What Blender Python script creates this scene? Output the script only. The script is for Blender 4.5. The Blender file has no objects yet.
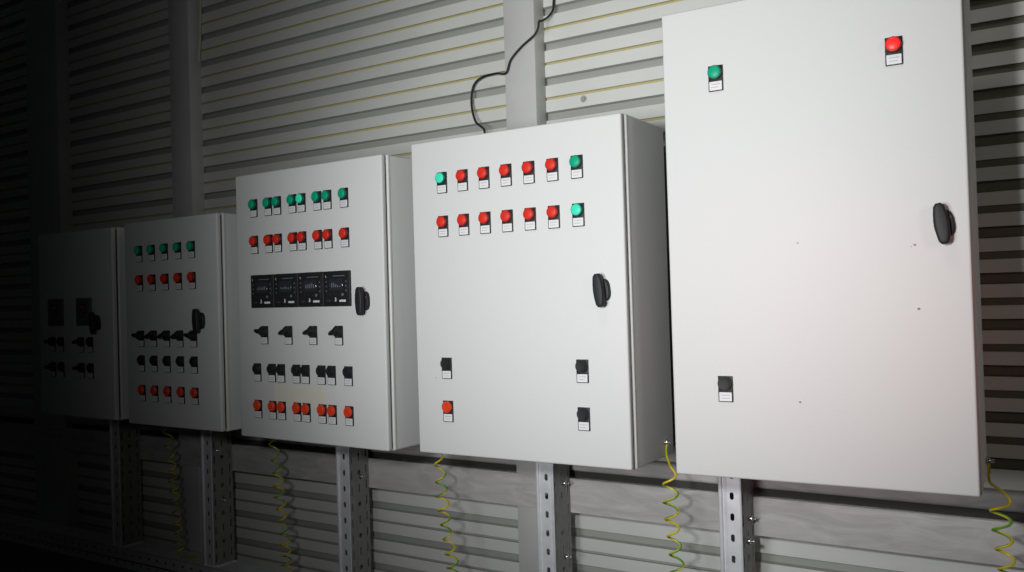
import bpy, bmesh, math, random
from mathutils import Vector, Matrix, Euler
random.seed(4)
C = bpy.context.scene.collection
CAMZ = 1.0          # camera height above the floor; all heights below are real heights

# ------------------------------------------------------------------ materials
def new_mat(name):
    m = bpy.data.materials.new(name); m.use_nodes = True
    nt = m.node_tree; b = nt.nodes['Principled BSDF']
    return m, nt, b

def plain(name, col, rough=.5, metal=0, bump=0, bscale=200, mottle=0, mscale=6, coat=0, emit=None, es=0, spec=.5):
    m, nt, b = new_mat(name)
    b.inputs['Base Color'].default_value = (*col, 1)
    b.inputs['Roughness'].default_value = rough
    b.inputs['Metallic'].default_value = metal
    b.inputs['Coat Weight'].default_value = coat
    b.inputs['Specular IOR Level'].default_value = spec
    tc = nt.nodes.new('ShaderNodeTexCoord')
    if bump:
        n = nt.nodes.new('ShaderNodeTexNoise'); n.inputs['Scale'].default_value = bscale; n.inputs['Detail'].default_value = 3
        nt.links.new(tc.outputs['Object'], n.inputs['Vector'])
        bp = nt.nodes.new('ShaderNodeBump'); bp.inputs['Strength'].default_value = bump; bp.inputs['Distance'].default_value = .001
        nt.links.new(n.outputs['Fac'], bp.inputs['Height']); nt.links.new(bp.outputs['Normal'], b.inputs['Normal'])
    if mottle:
        n = nt.nodes.new('ShaderNodeTexNoise'); n.inputs['Scale'].default_value = mscale; n.inputs['Detail'].default_value = 6
        nt.links.new(tc.outputs['Object'], n.inputs['Vector'])
        r = nt.nodes.new('ShaderNodeValToRGB')
        r.color_ramp.elements[0].position = .3; r.color_ramp.elements[1].position = .75
        r.color_ramp.elements[0].color = (*[c*(1-mottle) for c in col], 1)
        r.color_ramp.elements[1].color = (*[min(1, c*(1+mottle*.4)) for c in col], 1)
        nt.links.new(n.outputs['Fac'], r.inputs['Fac']); nt.links.new(r.outputs['Color'], b.inputs['Base Color'])
    if emit:
        b.inputs['Emission Color'].default_value = (*emit, 1); b.inputs['Emission Strength'].default_value = es
    return m

M = {}
M['cab'] = plain('cabinet_paint', (.665, .672, .662), .55, bump=.35, bscale=420, spec=.3)
M['cab_rim'] = plain('cabinet_rim_paint', (.70, .71, .68), .35)
M['gasket_slot_shade'] = plain('gasket_rubber_and_slot_shade', (.05, .05, .045), .8)
M['wall'] = plain('sheet_paint', (.68, .69, .655), .5, mottle=.10, mscale=2.5)
M['groove'] = plain('sheet_groove_grey', (.36, .37, .34), .6)  # darker grey for the groove floors and flanks
M['groove_thin'] = plain('sheet_seam_stain', (.50, .46, .24), .7)
M['groove_shade'] = plain('sheet_groove_shade', (.15, .145, .11), .7)  # shade beside the largest cabinet painted into the groove colour
M['steel_paint'] = plain('grey_steel_paint', (.55, .555, .54), .5, mottle=.12, mscale=5)
M['dark'] = plain('duct_black', (.06, .06, .055), .8)  # black of the cable duct
M['black'] = plain('black_plastic', (.016, .016, .018), .5, spec=.3)
M['blackm'] = plain('black_plastic_matte', (.016, .016, .018), .55, spec=.35)
M['holder'] = plain('legend_holder', (.018, .019, .02), .5, spec=.3)
M['label'] = plain('white_label', (.74, .74, .75), .5)
M['ink'] = plain('label_ink', (.36, .36, .39), .7)
M['pinkink'] = plain('label_ink_pink', (.55, .25, .3), .7)
M['red'] = plain('red_lens', (.66, .028, .014), .45, spec=.3, emit=(.9, .02, .01), es=.012)
M['redb'] = plain('bright_red_lens', (.85, .025, .02), .35, spec=.3, emit=(1, .03, .03), es=.28)
M['orange'] = plain('red_button_cap', (.75, .055, .015), .4)
M['green'] = plain('green_lens', (.0, .36, .20), .42, spec=.3, emit=(0, .6, .3), es=.012)
M['greenl'] = plain('pale_green_lens', (.04, .62, .42), .42, spec=.3, emit=(.05, .8, .5), es=.16)
M['red_collar'] = plain('dark_red_collar', (.36, .012, .008), .45, spec=.3)
M['green_collar'] = plain('dark_green_collar', (.0, .15, .085), .45, spec=.3)
M['screen'] = plain('screen_glass', (.03, .034, .042), .15, coat=.3)
M['marks'] = plain('panel_print', (.15, .155, .165), .5)
M['marks_w'] = plain('panel_print_white', (.6, .61, .62), .5)
M['redseg'] = plain('display_red', (.25, .01, .01), .4, emit=(1, .03, .02), es=.004)
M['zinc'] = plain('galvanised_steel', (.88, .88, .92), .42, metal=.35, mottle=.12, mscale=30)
M['web'] = plain('shaded_galvanised_steel', (.30, .305, .29), .5, metal=.35, mottle=.15, mscale=20)  # galvanised steel again, with the shade of the upright sides in its colour
M['grey_module'] = plain('grey_module_plastic', (.11, .115, .12), .5)
M['bolt'] = plain('bolt_steel', (.7, .7, .68), .25, metal=1)
M['yellow'] = plain('wire_yellow', (.72, .56, .02), .4)
M['wgreen'] = plain('wire_green', (.12, .36, .03), .4)
M['cable'] = plain('cable_black', (.02, .02, .02), .45)
M['cream'] = plain('cream_cord', (.55, .52, .42), .6)
M['tape'] = plain('cream_tape', (.70, .68, .58), .5)
M['scuff'] = plain('scuff_brown', (.25, .17, .1), .8)

def floor_mat():
    m, nt, b = new_mat('concrete')
    tc = nt.nodes.new('ShaderNodeTexCoord'); n = nt.nodes.new('ShaderNodeTexNoise'); n.inputs['Scale'].default_value = 3; n.inputs['Detail'].default_value = 8
    r = nt.nodes.new('ShaderNodeValToRGB'); r.color_ramp.elements[0].color = (.10, .10, .095, 1); r.color_ramp.elements[1].color = (.22, .215, .2, 1)
    nt.links.new(tc.outputs['Object'], n.inputs['Vector']); nt.links.new(n.outputs['Fac'], r.inputs['Fac']); nt.links.new(r.outputs['Color'], b.inputs['Base Color'])
    b.inputs['Roughness'].default_value = .85
    return m
M['floor'] = floor_mat()

def beam_mat():           # flat purlin with flaking, wrinkled paint
    m, nt, b = new_mat('purlin_paint')
    tc = nt.nodes.new('ShaderNodeTexCoord'); mp = nt.nodes.new('ShaderNodeMapping'); mp.inputs['Scale'].default_value = (2.2, 1, 9)
    n = nt.nodes.new('ShaderNodeTexNoise'); n.inputs['Scale'].default_value = 3; n.inputs['Detail'].default_value = 9; n.inputs['Distortion'].default_value = 1.5
    r = nt.nodes.new('ShaderNodeValToRGB'); r.color_ramp.elements[0].position = .35; r.color_ramp.elements[0].color = (.43, .41, .405, 1)
    r.color_ramp.elements[1].position = .7; r.color_ramp.elements[1].color = (.56, .54, .53, 1)
    bp = nt.nodes.new('ShaderNodeBump'); bp.inputs['Strength'].default_value = .35; bp.inputs['Distance'].default_value = .004
    nt.links.new(tc.outputs['Object'], mp.inputs['Vector']); nt.links.new(mp.outputs['Vector'], n.inputs['Vector'])
    nt.links.new(n.outputs['Fac'], r.inputs['Fac']); nt.links.new(r.outputs['Color'], b.inputs['Base Color'])
    nt.links.new(n.outputs['Fac'], bp.inputs['Height']); nt.links.new(bp.outputs['Normal'], b.inputs['Normal'])
    b.inputs['Roughness'].default_value = .45
    return m
M['beam'] = beam_mat()

# ------------------------------------------------------------------ mesh helpers
def obj(name, bm, mats, parent=None, smooth=True):
    bmesh.ops.recalc_face_normals(bm, faces=bm.faces)
    me = bpy.data.meshes.new(name); bm.to_mesh(me); bm.free()
    for m in (mats if isinstance(mats, (list, tuple)) else [mats]): me.materials.append(m)
    if smooth:
        for p in me.polygons: p.use_smooth = True
        try: me.set_sharp_from_angle(angle=math.radians(38))
        except Exception: pass
    o = bpy.data.objects.new(name, me); C.objects.link(o)
    if parent: o.parent = parent
    return o

def box(bm, x0, x1, y0, y1, z0, z1, bev=0, seg=2, mi=0):
    t = bmesh.new()
    r = bmesh.ops.create_cube(t, size=1)
    for v in t.verts: v.co = ((x0+x1)/2+v.co.x*(x1-x0), (y0+y1)/2+v.co.y*(y1-y0), (z0+z1)/2+v.co.z*(z1-z0))
    if bev: bmesh.ops.bevel(t, geom=t.edges[:], offset=bev, segments=seg, affect='EDGES', profile=.5)
    for f in t.faces: f.material_index = mi
    merge(bm, t)

def merge(bm, t):
    me = bpy.data.meshes.new('tmp'); t.to_mesh(me); t.free(); bm.from_mesh(me); bpy.data.meshes.remove(me)

def lathe_y(bm, cx, cz, prof, n=24, mi=0, sx=1, sz=1, rot=0):
    """prof: list of (radius, y) ; axis along y, front is -y; optional elliptical scaling and rotation about the axis"""
    rings = []
    cr, sr = math.cos(rot), math.sin(rot)
    for r, y in prof:
        if r <= 1e-6: rings.append([bm.verts.new((cx, y, cz))])
        else:
            ring = []
            for k in range(n):
                a = 2*math.pi*k/n; dx, dz = r*math.cos(a)*sx, r*math.sin(a)*sz
                ring.append(bm.verts.new((cx+dx*cr-dz*sr, y, cz+dx*sr+dz*cr)))
            rings.append(ring)
    for a, b in zip(rings, rings[1:]):
        for k in range(n):
            k2 = (k+1) % n
            if len(a) == 1 and len(b) == 1: continue
            if len(a) == 1: f = bm.faces.new((a[0], b[k], b[k2]))
            elif len(b) == 1: f = bm.faces.new((a[k], b[0], a[k2]))
            else: f = bm.faces.new((a[k], b[k], b[k2], a[k2]))
            f.material_index = mi
    for ring, flip in ((rings[0], 0), (rings[-1], 1)):
        if len(ring) > 2: bm.faces.new(ring).material_index = mi

def prism_y(bm, pts, y0, y1, mi=0, bev=0):
    """closed outline pts (x,z) extruded from y0 to y1"""
    t = bmesh.new()
    a = [t.verts.new((x, y0, z)) for x, z in pts]; b = [t.verts.new((x, y1, z)) for x, z in pts]
    t.faces.new(a); t.faces.new(b[::-1]); n = len(pts)
    for k in range(n): t.faces.new((a[k], b[k], b[(k+1) % n], a[(k+1) % n]))
    bmesh.ops.recalc_face_normals(t, faces=t.faces)
    if bev:
        front = [e for e in t.edges if all(v in a for v in e.verts)]
        bmesh.ops.bevel(t, geom=front, offset=bev, segments=3, affect='EDGES', profile=.5)
    for f in t.faces: f.material_index = mi
    merge(bm, t)

def tube(bm, pts, r, n=8, stripe=False):
    pts = [Vector(p) for p in pts]; rings = []
    up = Vector((.3, .9, .1))
    for i, p in enumerate(pts):
        d = (pts[min(i+1, len(pts)-1)]-pts[max(i-1, 0)]).normalized()
        a = up - d*up.dot(d)
        if a.length < 1e-4: a = d.orthogonal()
        a.normalize(); up = a; b = d.cross(a)
        rings.append([bm.verts.new(p+(a*math.cos(2*math.pi*k/n)+b*math.sin(2*math.pi*k/n))*r) for k in range(n)])
    for i in range(len(rings)-1):
        for k in range(n):
            f = bm.faces.new((rings[i][k], rings[i][(k+1) % n], rings[i+1][(k+1) % n], rings[i+1][k]))
            if stripe: f.material_index = 1 if ((k + i*.09*stripe) % n) < n*.36 else 0
    bm.faces.new(rings[0][::-1]); bm.faces.new(rings[-1])

def smooth_path(pts, n=8):
    pts = [Vector(p) for p in pts]; P = [pts[0]*2-pts[1]]+pts+[pts[-1]*2-pts[-2]]; out = []
    for i in range(1, len(P)-2):
        p0, p1, p2, p3 = P[i-1:i+3]
        for k in range(n):
            t = k/n
            out.append(.5*((2*p1)+(p2-p0)*t+(2*p0-5*p1+4*p2-p3)*t*t+(3*p1-p0-3*p2+p3)*t**3))
    out.append(pts[-1]); return out

def thing(name, label, cat, loc=(0, 0, 0), rot=(0, 0, 0), group=None):
    o = bpy.data.objects.new(name, None); C.objects.link(o); o.empty_display_size = .05
    o.location = loc; o.rotation_euler = rot; o['label'] = label; o['category'] = cat
    if group: o['group'] = group
    return o
def tag(o, label, cat, group=None):
    o['label'] = label; o['category'] = cat
    if group: o['group'] = group
    return o
def struct(o, label, cat):
    o['kind'] = 'structure'; o['label'] = label; o['category'] = cat; return o
def dup(o, parent, loc=None, label=None):
    c = o.copy(); C.objects.link(c); c.parent = parent
    if loc is not None: c.location = loc
    if label: c['label'] = label
    for ch in o.children: dup(ch, c)
    return c

# ------------------------------------------------------------------ setting
XL, XR, H = -6.2, 2.6, 3.4
WY = 2.20            # inner face of the sheet wall
SY = 2.145           # front face of the posts and the purlin
bm = bmesh.new(); box(bm, XL, XR, -4.5, WY+.06, -.1, 0)
struct(obj('floor', bm, M['floor'], smooth=False), 'grey concrete floor of the workshop', 'floor')

# corrugated sheet wall: a broad flat, a deep trapezoid groove, a flat, a thin seam groove ...
PER = .101
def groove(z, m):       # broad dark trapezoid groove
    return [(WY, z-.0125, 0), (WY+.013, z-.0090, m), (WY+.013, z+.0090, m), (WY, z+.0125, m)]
def seam(z, m, h=.0042):         # narrow seam groove
    return [(WY, z-h, 0), (WY+.007, z-h+.001, m), (WY+.007, z+h-.001, m), (WY, z+h, m)]
low = [CAMZ-.6725-PER*k for k in range(3, -1, -1)]            # lower sheet
high = [CAMZ+.7155+PER*k for k in range(-11, 17)]             # upper sheets, from just above the purlin
def profile(gm, sm, h):
    segs = []
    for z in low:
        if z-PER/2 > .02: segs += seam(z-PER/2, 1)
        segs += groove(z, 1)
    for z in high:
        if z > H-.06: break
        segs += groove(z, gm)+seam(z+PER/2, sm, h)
    return [(WY, 0.0, 0)]+segs+[(WY, H, 0)]
bm = bmesh.new()
JX = -.45                 # split behind the largest cabinet; wider, darker seams on the right paint its shade
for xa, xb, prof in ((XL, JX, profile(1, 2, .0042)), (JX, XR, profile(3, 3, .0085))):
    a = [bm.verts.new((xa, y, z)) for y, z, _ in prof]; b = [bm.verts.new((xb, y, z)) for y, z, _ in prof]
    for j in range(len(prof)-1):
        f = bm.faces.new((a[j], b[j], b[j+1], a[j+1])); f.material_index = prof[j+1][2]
# outside skin so that the wall has thickness
box(bm, XL, XR, WY+.02, WY+.06, 0, H, mi=0)
w = obj('wall_back', bm, [M['wall'], M['groove'], M['groove_thin'], M['groove_shade']], smooth=False)
struct(w, 'pale corrugated metal sheet wall with horizontal grooves', 'wall')

def post(i, x0, x1, label):
    bm = bmesh.new()
    box(bm, x0, x1, SY, WY+.004, 0, H, bev=.004)
    struct(obj('trim_%d' % i, bm, M['steel_paint']), label, 'post')
post(1, -1.391, -1.287, 'grey flat steel wall post behind the fourteen-lamp cabinet')
post(2, -2.922, -2.803, 'grey flat steel wall post behind the five-column cabinet')
post(3, -3.93, -3.685, 'dark steel wall post at the far left')
post(4, 1.10, 1.20, 'grey steel wall post right of the largest cabinet')
# purlin: flat painted web, recessed lip above it with a dark-filled slot between
bm = bmesh.new()
box(bm, XL, XR, SY-.002, SY+.003, CAMZ-.603, CAMZ-.508, bev=.0015, seg=1, mi=0)
box(bm, XL, XR, SY+.003, WY, CAMZ-.603, CAMZ-.596, mi=0)
box(bm, XL, XR, SY+.02, WY+.004, CAMZ-.493, CAMZ-.450, bev=.010, seg=4, mi=0)
box(bm, XL, XR, SY+.034, WY+.004, CAMZ-.512, CAMZ-.484, mi=1)  # dark strip filling the slot, standing in for its shade
struct(obj('trim_5', bm, [M['beam'], M['gasket_slot_shade']]), 'flat grey painted purlin running along the wall under the cabinets', 'beam')

# ------------------------------------------------------------------ perforated channel steel
def perf_plate(bm, o, ux, uz, W, L, cols, mi=0, thick=None):
    """plate spanned by unit vectors ux (width) and uz (length) from corner o, real slots cut in it.
    cols: list of (x0, x1, pitch, slot_w, slot_l or list, offset)"""
    o, ux, uz = Vector(o), Vector(ux), Vector(uz)
    def P(a, b): return bm.verts.new(o+ux*a+uz*b)
    def quad(a0, a1, b0, b1):
        if a1-a0 < 1e-6 or b1-b0 < 1e-6: return
        bm.faces.new((P(a0, b0), P(a1, b0), P(a1, b1), P(a0, b1))).material_index = mi
    x = 0
    for (x0, x1, pitch, sw, sls, off) in cols:
        quad(x, x0, 0, L); x = x1
        b = 0; n = 0
        if off: quad(x0, x1, 0, off); b = off
        while b+pitch <= L:
            s = sls[n % len(sls)]
            w_, l_ = (sw, s) if not isinstance(s, tuple) else s
            cx, cb = (x0+x1)/2, b+pitch/2
            r = min(w_, l_)/2
            outer, inner = [], []
            N = 16
            for k in range(N):
                a = 2*math.pi*(k+.5)/N
                ix, iz = r*math.cos(a), r*math.sin(a)
                if l_ > w_: iz += math.copysign((l_-w_)/2, math.sin(a))
                else: ix += math.copysign((w_-l_)/2, math.cos(a))
                inner.append(P(cx+ix, cb+iz))
                ca, sa = math.cos(a), math.sin(a)
                hw, hl = (x1-x0)/2, pitch/2
                if k in (1, 2, 5, 6, 9, 10, 13, 14) : pass
                q = (k+.5)/N*8   # octant position 0..8
                if q < 1: ox, oz = hw, hl*(q)
                elif q < 3: ox, oz = hw*(2-q), hl
                elif q < 5: ox, oz = -hw, hl*(4-q)
                elif q < 7: ox, oz = hw*(q-6), -hl
                else: ox, oz = hw, hl*(q-8)
                outer.append((ox, oz))
            # exact corners are inserted between neighbours
            ov = [P(cx+a_, cb+b_) for a_, b_ in outer]
            cor = {1: (hw, hl), 5: (-hw, hl), 9: (-hw, -hl), 13: (hw, -hl)}
            for k in range(N):
                k2 = (k+1) % N
                if k in cor:
                    c_ = P(cx+cor[k][0], cb+cor[k][1])
                    f = bm.faces.new((inner[k], ov[k], c_, ov[k2], inner[k2]))
                else: f = bm.faces.new((inner[k], ov[k], ov[k2], inner[k2]))
                f.material_index = mi
            b += pitch; n += 1
        quad(x0, x1, b, L)
    quad(x, W, 0, L)

def solid(o, t=.002, off=0):
    md = o.modifiers.new('thickness', 'SOLIDIFY'); md.thickness = t; md.offset = off; return o

RAIL_TOP = CAMZ-.925
UF = 2.052           # front of the uprights
UD = SY-.003-UF      # depth
def bolt(parent, x, y, z, axis, name='bolt', washer=.009):
    bm = bmesh.new()
    lathe_y(bm, 0, 0, [(0, -.014), (.0035, -.014), (.0035, -.006), (.0062, -.006), (.0068, -.0045), (.0068, 0), (washer, 0), (washer, .002), (0, .002)], n=12)
    o = obj(name, bm, M['bolt'], parent); o.location = (x, y, z)
    if axis == 'x': o.rotation_euler = (0, 0, math.pi/2)
    return o

def upright(x0, x1, ztop, label, bolts):
    t = thing('perforated_upright', label, 'steel upright', ((x0+x1)/2, UF+UD/2, RAIL_TOP), group='perforated steel uprights under the cabinets')
    L = ztop-RAIL_TOP; W = x1-x0; hx, hy = W/2, UD/2
    bm = bmesh.new()
    perf_plate(bm, (-hx, -hy, 0), (1, 0, 0), (0, 0, 1), W, L, [(W*.34, W*.82, .050, .010, [.018], .01)])
    bmesh.ops.remove_doubles(bm, verts=bm.verts, dist=1e-5)
    solid(obj('front_flange', bm, M['zinc'], t, smooth=False), .002)
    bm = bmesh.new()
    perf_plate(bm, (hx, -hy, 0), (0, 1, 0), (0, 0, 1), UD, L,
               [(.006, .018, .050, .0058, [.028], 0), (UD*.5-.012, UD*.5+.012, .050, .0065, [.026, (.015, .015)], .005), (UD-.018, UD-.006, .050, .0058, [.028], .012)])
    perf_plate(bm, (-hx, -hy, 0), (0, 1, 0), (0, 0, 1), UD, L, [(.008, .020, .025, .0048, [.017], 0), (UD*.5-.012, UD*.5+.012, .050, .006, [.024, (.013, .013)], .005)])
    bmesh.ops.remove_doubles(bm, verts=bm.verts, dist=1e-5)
    solid(obj('side_web', bm, M['web'], t, smooth=False), .002)['label'] = 'perforated side painted darker for shade'
    bm = bmesh.new()   # rolled bead down the outer left corner
    box(bm, -hx-.003, -hx+.0065, -hy-.006, -hy+.002, 0, L, bev=.003, seg=3)
    box(bm, hx-.002, hx+.0025, -hy-.003, -hy+.0015, 0, L, bev=.0013, seg=2)
    obj('edge_bead', bm, M['zinc'], t)
    for (bx, bz) in bolts: bolt(t, hx+.001, -hy+bx, bz-RAIL_TOP, 'x')
    bm = bmesh.new(); box(bm, -hx-.012, hx+.016, -hy+.004, hy-.002, 0, .003, bev=.001, seg=1)
    obj('foot_plate', bm, M['zinc'], t, smooth=False)
    return t

upright(-3.208, -3.158, 1.24, 'perforated steel upright under the far left cabinet', [(.05, .66)])
upright(-2.661, -2.613, 1.25, 'perforated steel upright under the left edge of the five-column cabinet', [(.03, .48), (.05, .30)])
upright(-2.002, -1.955, 1.35, 'perforated steel upright under the cabinet with four control modules', [(.055, .44)])
upright(-1.262, -1.214, 1.36, 'perforated steel upright under the fourteen-lamp cabinet', [(.058, .485), (.058, .285)])
upright(-.750, -.700, 1.55, 'brightest perforated steel upright, under the largest cabinet', [(.062, .445), (.045, .395)])

# base rail the uprights stand on
t = thing('base_rail', 'dark horizontal perforated steel rail on the floor carrying the uprights', 'steel rail', (-1.6, SY-.05, 0))
RL = 5.4; rx0 = -RL/2-.6; rd = .052
bm = bmesh.new()
Wf = RAIL_TOP
perf_plate(bm, (rx0, -rd, 0), (0, 0, 1), (1, 0, 0), Wf, RL, [(.012, .028, .050, .006, [.016], 0), (.044, .064, .050, .008, [.014], .0)])
bmesh.ops.remove_doubles(bm, verts=bm.verts, dist=1e-5)
solid(obj('front_flange', bm, M['zinc'], t, smooth=False), .002)
bm = bmesh.new(); box(bm, rx0, rx0+RL, -rd-.001, rd-.005, RAIL_TOP-.003, RAIL_TOP, bev=.001, seg=1)
box(bm, rx0, rx0+RL, rd-.008, rd-.005, 0, RAIL_TOP-.003)
obj('top_plate', bm, M['zinc'], t, smooth=False)

# ------------------------------------------------------------------ cabinet devices (built once, origin on the door at the lens centre, front = -y)
def strokes(bm, cx, cz, w, h, y, mi, rows=2, seed=0):
    rnd = random.Random(seed)
    for r in range(rows):
        z = cz+h*(.5-(r+1)/(rows+1)); x = cx-w*.38+rnd.random()*w*.1; end = cx+w*(.38-(.22 if r == rows-1 else 0)*rnd.random())
        while x < end:
            l = .0012+rnd.random()*.003
            box(bm, x, min(x+l, end), y-.0002, y, z-.0007, z+.0007, mi=mi); x += l+.0008

def holder(name, label, parent):
    bm = bmesh.new()
    box(bm, -.0155, .0155, -.0035, 0, -.0385, .0155, bev=.0012, seg=2)
    lathe_y(bm, 0, 0, [(.0150, -.003), (.0150, -.006), (.0138, -.0075), (.0120, -.0075)], n=28)
    o = obj(name, bm, M['holder'], parent)
    if label: o['label'] = label
    return o
def add_label(parent, seed, mi='ink'):
    bm = bmesh.new()
    box(bm, -.0133, .0133, -.0044, -.0032, -.0368, -.0182, bev=.0005, seg=1, mi=0)
    strokes(bm, 0, -.0275, .0266, .0186, -.0044, 1, 2, seed)
    return obj('label_plate', bm, [M['label'], M[mi]], parent, smooth=False)
def add_lens(parent, mat):
    bm = bmesh.new()
    lathe_y(bm, 0, 0, [(.0138, -.005), (.0144, -.007), (.0144, -.0110), (.0138, -.0125), (.0127, -.0129)], n=32, mi=1)
    lathe_y(bm, 0, 0, [(.0126, -.0122), (.0126, -.0134), (.0112, -.0146), (.0095, -.0150), (.006, -.0158), (0, -.0162)], n=32)
    # ribs round the lens collar
    for k in range(16):
        a = 2*math.pi*k/16; c, s = math.cos(a), math.sin(a)
        t = bmesh.new(); box(t, -.0006, .0006, -.0110, -.0075, .0139, .0149, mi=1)
        bmesh.ops.rotate(t, verts=t.verts, matrix=Matrix.Rotation(a, 3, 'Y')); merge(bm, t)
    return obj('lens', bm, [M[mat], M['green_collar' if mat.startswith('green') else 'red_collar']], parent)
def add_cap(parent, mat):
    bm = bmesh.new()
    lathe_y(bm, 0, 0, [(.0146, -.006), (.0146, -.0095), (.0138, -.011), (.0118, -.011)], n=30, mi=0)
    lathe_y(bm, 0, 0, [(.0124, -.009), (.0124, -.0120), (.0114, -.0132), (.006, -.0128), (0, -.0126)], n=30, mi=1)
    return obj('button_cap', bm, [M['black'] if mat == 'blackm' else M[mat], M[mat]], parent)
def add_knob(parent, rot):
    bm = bmesh.new()
    lathe_y(bm, 0, 0, [(.0146, -.006), (.0146, -.012), (.0135, -.0145), (0, -.0145)], n=30)
    t = bmesh.new(); outl = [(-.0055, -.013), (.0055, -.013), (.0065, 0), (.0060, .010), (.0032, .018), (-.0032, .018), (-.0060, .010), (-.0065, 0)]
    prism_y(t, outl, -.027, -.012, bev=.0012)
    bmesh.ops.rotate(t, verts=t.verts, matrix=Matrix.Rotation(-rot, 3, 'Y')); merge(bm, t)
    return obj('selector_knob', bm, M['black'], parent)

protos = {}
def device(kind, parent, x, z, seed, rot=0):
    """x, z: lens centre on the door in cabinet coordinates; the first of each kind is built, the rest copied"""
    y = -.24
    key = (kind, round(rot, 2), seed % 4)
    if key in protos:
        d = dup(protos[key], parent, (x, y, z)); return d
    nm, lab = {'red': ('indicator_light', 'red indicator light'), 'redb': ('indicator_light', 'bright red indicator light'),
               'green': ('indicator_light', 'green indicator light'), 'greenl': ('indicator_light', 'lit pale green indicator light'),
               'orange': ('push_button', 'red push button'), 'blackm': ('push_button', 'black push button'),
               'sel': ('selector_switch', 'black selector switch')}[kind]
    h = holder(nm, lab, parent); h.location = (x, y, z)
    add_label(h, seed % 4+7, 'pinkink' if kind == 'green' and seed % 4 == 3 else 'ink')
    if kind == 'sel': add_knob(h, rot)
    elif kind in ('orange', 'blackm'): add_cap(h, kind)
    else: add_lens(h, kind)
    protos[key] = h
    return h

def handle(parent, x, z, tilt):
    bm = bmesh.new()   # escutcheon
    pts = []
    for k in range(32):
        a = 2*math.pi*k/32; c, s = math.cos(a), math.sin(a)
        pts.append((.003+.0175*math.copysign(abs(c)**.75, c), .026*math.copysign(abs(s)**.75, s)))
    prism_y(bm, pts, -.010, 0, bev=.003)
    h = obj('door_handle', bm, M['black'], parent); h.location = (x, -.24, z); h.rotation_euler = (0, -tilt, 0)
    bm = bmesh.new()
    lathe_y(bm, 0, 0, [(.011, -.009), (.011, -.0145)], n=20)
    outl = [(-.005, -.038), (.005, -.038), (.0095, -.032), (.0120, -.016), (.0130, 0), (.0120, .016), (.0095, .032), (.0045, .038), (-.0045, .038), (-.0095, .032), (-.0120, .016), (-.0130, 0), (-.0120, -.016), (-.0095, -.032)]
    prism_y(bm, outl, -.027, -.0135, bev=.005)
    obj('lever', bm, M['blackm'], h)
    bm = bmesh.new(); lathe_y(bm, .0155, .010, [(.0028, -.009), (.0028, -.0118), (0, -.0118)], n=14)
    obj('lock_cylinder', bm, M['gasket_slot_shade'], h)
    return h

def controller(parent, x0, x1, z0, z1, style, seed):
    cx, cz = (x0+x1)/2, (z0+z1)/2; W, Hh = x1-x0, z1-z0
    bm = bmesh.new(); box(bm, -W/2, W/2, -.012, .0, -Hh/2, Hh/2, bev=.003, seg=3)
    box(bm, -W/2+.009, W/2-.009, -.0135, -.011, -Hh/2+.010, Hh/2-.010, bev=.001, seg=1)
    if style == 1:
        m = 1
        box(bm, -.4*W, -.385*W, -.0137, -.0135, .33*Hh, .385*Hh, mi=2)
        box(bm, -.39*W, -.37*W, -.0137, -.0135, .315*Hh, .34*Hh, mi=2)
        box(bm, -.12*W, .33*W, -.0137, -.0135, .345*Hh, .368*Hh, mi=1)
        for s in (-1, 1):
            for q in range(3):
                zc = (.20-.13*q)*Hh; box(bm, s*.37*W-.0022, s*.37*W+.0022, -.0137, -.0135, zc-.0018, zc+.0018, mi=1)
        box(bm, -.36*W, -.20*W, -.0137, -.0135, -.345*Hh, -.335*Hh, mi=1)
    f = obj('controller_module', bm, [M['blackm'] if style == 1 else M['grey_module'], M['marks'], M['marks_w']], parent)
    f.location = (cx+(.003 if style == 1 else 0), -.234, cz)
    f['label'] = 'black square control module with dark screen' if style == 1 else 'dark grey control module with a dim red display'
    bm = bmesh.new(); box(bm, -.25*W, .25*W, -.0150, -.0132, -.06*Hh, .28*Hh, bev=.001, seg=1, mi=0)
    if style == 1:
        rnd = random.Random(seed)
        for q in range(5):
            bx = -.17*W+q*.075*W; hh = .01+.03*rnd.random()
            box(bm, bx, bx+.045*W, -.0152, -.0150, .04*Hh, .04*Hh+hh*.35, mi=1)
    else:
        box(bm, -.16*W, .16*W, -.0152, -.0150, .12*Hh, .20*Hh, mi=1)
    obj('screen', bm, [M['screen'], M['marks'] if style == 1 else M['redseg']], f)
    for q in range(4):
        bm = bmesh.new(); lathe_y(bm, 0, 0, [(.0044, -.0134), (.0044, -.0146), (.0036, -.0152), (0, -.0152)], n=14, mi=0)
        b = obj('button', bm, [M['marks'] if q == 3 else M['holder']], f); b.location = ((-.24+.16*q)*W, 0, -.17*Hh)
    if style == 1:
        bm = bmesh.new(); box(bm, .12*W, .36*W, -.0142, -.0134, -.375*Hh, -.315*Hh)
        obj('label_plate', bm, M['label'], f, smooth=False)
        bm = bmesh.new()
        prism_y(bm, [(-.06*W, -.36*Hh), (0, -.36*Hh), (.01*W, -.31*Hh), (-.015*W, -.25*Hh), (-.045*W, -.24*Hh), (-.035*W, -.30*Hh)], -.0142, -.0134)
        obj('emblem', bm, M['marks_w'], f, smooth=False)
    return f

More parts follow.
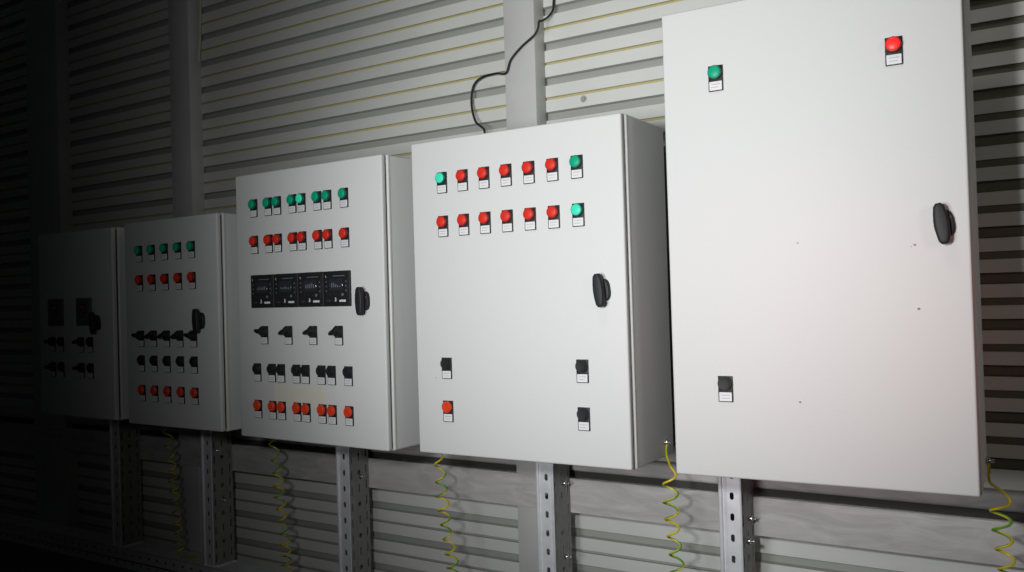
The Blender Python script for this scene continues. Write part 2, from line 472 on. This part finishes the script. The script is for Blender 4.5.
def cabinet(label, x0, x1, z0, z1, a, b, up):
    """door rectangle x0..x1, z0..z1 (relative to camera height); a, b its small turn and lean in degrees; up = centre x of its upright"""
    W, Hh = x1-x0, z1-z0; a, b = math.radians(a), math.radians(b)
    cen = Vector(((x0+x1)/2, 2.04, (z0+z1)/2+CAMZ))
    e = Euler((0, -b, a)); loc = cen + e.to_matrix() @ Vector((0, 0, -Hh/2))
    t = thing('electrical_cabinet', label, 'cabinet', loc, e, 'control cabinets mounted along the wall')
    hx = W/2
    bm = bmesh.new()    # enclosure: body with a rolled rim, recessed neck behind the door
    box(bm, -hx-.003, hx+.003, -.213, 0, -.001, Hh+.001, bev=.005, seg=4, mi=0)
    box(bm, -hx+.008, hx-.008, -.226, -.205, .008, Hh-.008, mi=1)
    obj('enclosure', bm, [M['cab'], M['gasket_slot_shade']], t)
    bm = bmesh.new()    # pressed front rim of the enclosure
    for (u0, u1, v0, v1) in ((-hx-.002, -hx+.006, -.001, Hh+.001), (hx-.006, hx+.0035, -.001, Hh+.001), (-hx, hx, -.002, .006), (-hx, hx, Hh-.006, Hh+.002)):
        box(bm, u0, u1, -.2185, -.207, v0, v1, bev=.0035, seg=4)
    obj('front_rim', bm, M['cab_rim'], t)
    bm = bmesh.new(); box(bm, -hx-.001, hx+.0005, -.24, -.2235, 0, Hh, bev=.0045, seg=4)
    d = obj('door', bm, [M['cab'], M['scuff']], t)
    ux = up-cen.x
    for zz in (.06, Hh-.09):    # brackets to the upright
        bm = bmesh.new(); box(bm, ux-.022, ux+.022, -.002, (UF-.0075-2.04)-ux*math.tan(a), zz, zz+.03)
        obj('mounting_bracket', bm, M['zinc'], t, smooth=False)
    # earthing stud on the right side, low at the back
    g = bolt(t, hx+.005, -.055, .035, 'x', 'earth_stud')
    g['label'] = 'steel earthing stud'
    return t, hx, Hh, d

def scuffs(door, hx, pts):
    bm = bmesh.new(); bm.from_mesh(door.data)
    for x, z, r, n in pts:
        prism_y(bm, [(x-hx+r*math.cos(2*math.pi*k/n)*(1+.4*math.sin(k*3)), z+r*.7*math.sin(2*math.pi*k/n)) for k in range(n)], -.24025, -.2399, mi=1)
    bm.to_mesh(door.data); bm.free()

mm = .001
DZ = 26*mm      # label centre -> lens centre
# far left, smallest and darkest
t1, hx, Hh, d = cabinet('smallest and darkest grey cabinet at the far left with two black control modules', -3.243, -2.782, -.384, .275, -.38, -.11, -3.183)
controller(t1, .065-hx, .161-hx, .324, .421, 0, 1); controller(t1, .246-hx, .338-hx, .324, .421, 0, 2)
handle(t1, .368-hx, .333, math.radians(8))
for z in (.242, .151):
    for i, x in enumerate((.089, .271)): device('sel', t1, x-hx, z+DZ, i, math.radians(96))
    for i, x in enumerate((.143, .326)): device('blackm', t1, x-hx, z+DZ, i)
# second
t2, hx, Hh, d = cabinet('dim grey cabinet with five columns of lamps, switches and push buttons', -2.714, -2.233, -.391, .283, -.73, .02, -2.637)
for i in range(5):
    x = (.085+.0687*i)-hx
    device('green', t2, x, .552+DZ, i % 3); device('red', t2, x, .4545+DZ, i)
    device('sel', t2, x, .271+DZ, i % 2, math.radians([82, 112, 110, 114, 80][i])); device('blackm', t2, x, .189+DZ, i); device('orange', t2, x, .091+DZ, i)
handle(t2, .395-hx, .342, math.radians(2))
# third
t3, hx, Hh, d = cabinet('grey cabinet with a row of four black control modules and eight columns of lamps', -2.154, -1.552, -.401, .388, -1.95, -.13, -1.9785)
X8 = [.085, .150, .190, .255, .2935, .358, .398, .463]
for i, x in enumerate(X8):
    device('greenl' if i == 4 else 'green', t3, x-hx, .670+DZ, i % 3); device('red', t3, x-hx, .561+DZ, i)
    device('blackm', t3, x-hx, .181+DZ, i); device('orange', t3, x-hx, .072+DZ, i)
for i, x in enumerate((.120, .225, .328, .430)): device('sel', t3, x-hx, .292+DZ, i % 2, math.radians([80, 112, 108, 114][i]))
for i in range(4): controller(t3, .063-hx+.1038*i+.0004, .063-hx+.1038*(i+1)-.0004, .387, .485, 1, i+3)
handle(t3, .529-hx, .400, math.radians(1))
bm = bmesh.new(); box(bm, .157-hx, .366-hx, -.2406, -.2399, .100, .160)
tp = obj('tape_patch', bm, M['tape'], t3, smooth=False); tp['label'] = 'faint cream tape patch'
# fourth
t4, hx, Hh, d = cabinet('light grey cabinet with fourteen red and green lamps in two rows', -1.464, -.864, -.397, .404, .43, .10, -1.238)
for r, z in enumerate((.676, .565)):
    for i in range(7):
        k = 'red'
        if (r, i) in ((0, 0), (1, 6)): k = 'greenl'
        elif (r, i) == (0, 6): k = 'green'
        device(k, t4, .0985+.0647*i-hx, z+DZ, i+r)
device('blackm', t4, .097-hx, .205+DZ, 1); device('orange', t4, .0975-hx, .096+DZ, 2)
device('blackm', t4, .485-hx, .205+DZ, 2); device('blackm', t4, .485-hx, .095+DZ, 3)
handle(t4, .542-hx, .404, math.radians(6))
scuffs(d, hx, [(.060, .195, .0016, 6), (.078, .214, .0012, 5)])
# fifth
t5, hx, Hh, d = cabinet('largest and nearest light grey cabinet with one green and one red lamp', -.761, -.184, -.391, .598, 2.56, .13, -.725)
device('green', t5, .115-hx, .820+DZ, 3); device('redb', t5, .460-hx, .8195+DZ, 2); device('blackm', t5, .114-hx, .171+DZ, 0)
handle(t5, .532-hx, .501, math.radians(7))
scuffs(d, hx, [(.270, .481, .0018, 6), (.484, .465, .0026, 7), (.487, .345, .0030, 6), (.264, .163, .0026, 6), (.478, .462, .0012, 5)])

bm = bmesh.new(); box(bm, -.895, -.862, 2.075, WY+.002, CAMZ-.375, CAMZ+.365, bev=.002)
for q in range(24): box(bm, -.8625, -.8612, 2.085, 2.15, CAMZ-.35+q*.03, CAMZ-.344+q*.03)
tag(obj('cable_duct', bm, M['dark'], smooth=False), 'black vertical duct in the gap between the two nearest cabinets', 'cable duct')
# ------------------------------------------------------------------ coiled earth wires
def earth_wire(cab, hxx, label, drift, ph, tight=1.0, shift=0):
    mw = cab.matrix_basis
    s = mw @ Vector((hxx+.016, -.055, .035))       # tip of the stud
    pts = [s+Vector((-.007, 0, -.003)), s+Vector((-.007, -.004, -.012)), s+Vector((-.008, -.003, -.030)), s+Vector((-.005, .0, -.045))]
    zend = RAIL_TOP+.045; c0 = Vector((s.x-.006+shift, s.y+.006, s.z-.080)); r0 = .0165
    path = smooth_path(pts+[c0+Vector((.004, .0, .020)), c0+Vector((r0*.85, 0, .008))], 6)
    z = c0.z; ang = 0; n = 22; i = 0
    pitch = .046
    while z > zend:
        ang = 2*math.pi*i/n
        prog = (c0.z-z)
        pitch = (.050-.016*min(1, prog/.35))*tight*(1+.10*math.sin(prog*23+ph))
        rr = r0*(1+.10*math.sin(prog*31+ph*2))
        path.append(Vector((c0.x+drift*prog+.003*math.sin(prog*17+ph)+rr*math.cos(ang), c0.y+.030*min(1, prog/.3)-.9*rr*math.sin(ang)*.9, z)))
        z -= pitch/n; i += 1
    l = path[-1]
    endp = Vector((l.x+.01, SY-.05, RAIL_TOP+.004))
    path += smooth_path([l, (l+endp)/2+Vector((.01, -.01, .0)), endp], 6)[1:]
    bm = bmesh.new(); tube(bm, path, .0028, 8, stripe=1.0)
    o = obj('earth_wire', bm, [M['yellow'], M['wgreen']])
    tag(o, label, 'wire', 'coiled earth wires hanging from the cabinets')
    return o
bpy.context.view_layer.update()
earth_wire(t1, .2305, 'coiled yellow-green earth wire hanging from the far left cabinet', .02, .3)
earth_wire(t2, .2405, 'coiled yellow-green earth wire hanging from the five-column cabinet', .03, 1.1)
earth_wire(t3, .301, 'coiled yellow-green earth wire hanging from the cabinet with four control modules', .05, 2.0)
earth_wire(t4, .300, 'coiled yellow-green earth wire between the fourteen-lamp cabinet and the largest cabinet', .01, 2.9)
earth_wire(t5, .2885, 'coiled yellow-green earth wire at the lower right of the largest cabinet', .05, 3.7, .9, .017)

# ------------------------------------------------------------------ loose cables on the wall
bm = bmesh.new()
zz = CAMZ
cp = [(-1.17, 2.19, 1.6+zz), (-1.20, 2.19, 1.2+zz), (-1.230, 2.190, 0.922+zz), (-1.246, 2.190, 0.840+zz), (-1.248, 2.187, 0.811+zz), (-1.258, 2.175, 0.790+zz), (-1.263, 2.150, 0.774+zz), (-1.268, 2.141, 0.770+zz), (-1.271, 2.140, 0.752+zz), (-1.285, 2.140, 0.734+zz), (-1.328, 2.140, 0.709+zz), (-1.365, 2.140, 0.678+zz), (-1.383, 2.140, 0.643+zz), (-1.434, 2.165, 0.655+zz), (-1.495, 2.180, 0.656+zz), (-1.528, 2.185, 0.639+zz), (-1.538, 2.185, 0.605+zz), (-1.534, 2.180, 0.567+zz), (-1.514, 2.170, 0.523+zz), (-1.470, 2.150, 0.487+zz), (-1.455, 2.11, .42+zz), (-1.45, 2.085, .37+zz), (-1.445, 2.07, .30+zz), (-1.44, 2.062, .2+zz)]
tube(bm, smooth_path(cp, 8), .0034, 8)
tag(obj('black_cable', bm, M['cable']), 'thin black cable looping over the wall post down to the fourteen-lamp cabinet', 'cable')
bm = bmesh.new()
cp = [(-2.790, 2.186, 2.1+zz), (-2.785, 2.186, 1.7+zz), (-2.780, 2.186, 1.25+zz), (-2.783, 2.186, 1.1+zz), (-2.787, 2.184, 1.0+zz), (-2.793, 2.18, .92+zz)]
tube(bm, smooth_path(cp, 8), .0055, 8)
tag(obj('cream_cord', bm, M['cream']), 'pale cream cord hanging beside the wall post above the dim cabinets', 'cord')
# a screw head in the sheet above the fourteen-lamp cabinet
bm = bmesh.new(); lathe_y(bm, 0, 0, [(0, -.006), (.005, -.006), (.006, -.003), (.006, -.002), (.010, -.002), (.010, 0)], n=14)
s_ = obj('sheet_screw', bm, M['groove']); s_.location = (-1.165, WY+.001, .547+zz)
tag(s_, 'small grey screw head in the sheet wall above the fourteen-lamp cabinet', 'screw')

# ------------------------------------------------------------------ light
def spot(name, loc, target, energy, size, blend, radius, col):
    l = bpy.data.lights.new(name, 'SPOT'); l.energy = energy; l.spot_size = math.radians(size); l.spot_blend = blend
    l.shadow_soft_size = radius; l.color = col
    o = bpy.data.objects.new(name, l); C.objects.link(o); o.location = loc
    o.rotation_euler = (Vector(target)-Vector(loc)).to_track_quat('-Z', 'Y').to_euler(); return o
spot('key_spot', (-.52, 0, 1.20), (-.74, 1.8, 1.30), 68, 104, 1.0, .08, (.975, .99, 1))  # unseen key light; its cone is shaped to fade the left side to black
spot('fill_spot', (-1.0, -.6, .95), (-1.0, 1.8, 1.25), 124, 58, 1.0, .30, (.985, .99, 1))  # added unseen fill, levels the fourth cabinet and lifts shade under the row
spot('upper_fill', (-.7, .6, 3.2), (-.6, 2.2, 1.7), 24, 80, 1.0, .25, (1, .99, .95))  # added fill from above to brighten the upper wall, no fixture modelled
spot('side_fill', (1.5, .3, 1.5), (-.3, 2.2, 1.2), 17, 60, 1.0, .2, (1, .88, .8))  # added weak fill for the wall and cabinet side at the right
spot('red_lamp', (.3, .3, .9), (-.42, 1.8, .90), 9, 30, 1.0, .05, (1, .12, .14))
W_ = bpy.data.worlds.new('world'); bpy.context.scene.world = W_; W_.use_nodes = True
W_.node_tree.nodes['Background'].inputs['Color'].default_value = (.9, .95, 1, 1)
W_.node_tree.nodes['Background'].inputs['Strength'].default_value = .005

# ------------------------------------------------------------------ camera
cam = bpy.data.cameras.new('camera'); co = bpy.data.objects.new('camera', cam); C.objects.link(co)
yaw, pitch, roll = .5738204403, .0114631816, -.0286614973
cam.sensor_width = 36; cam.lens = 36*886.6506/1024; cam.clip_start = .02
fwd = Vector((-math.sin(yaw)*math.cos(pitch), math.cos(yaw)*math.cos(pitch), math.sin(pitch)))
right = Vector((math.cos(yaw), math.sin(yaw), 0)); up = right.cross(fwd)
r2 = right*math.cos(roll)+up*math.sin(roll); u2 = up*math.cos(roll)-right*math.sin(roll)
mt = Matrix((r2, u2, -fwd)).transposed().to_4x4(); mt.translation = Vector((0, 0, CAMZ)); co.matrix_world = mt
sc = bpy.context.scene; sc.camera = co
sc.view_settings.view_transform = 'Standard'; sc.view_settings.look = 'None'; sc.view_settings.exposure = .1; sc.view_settings.gamma = 1
sc.view_settings.use_curve_mapping = False
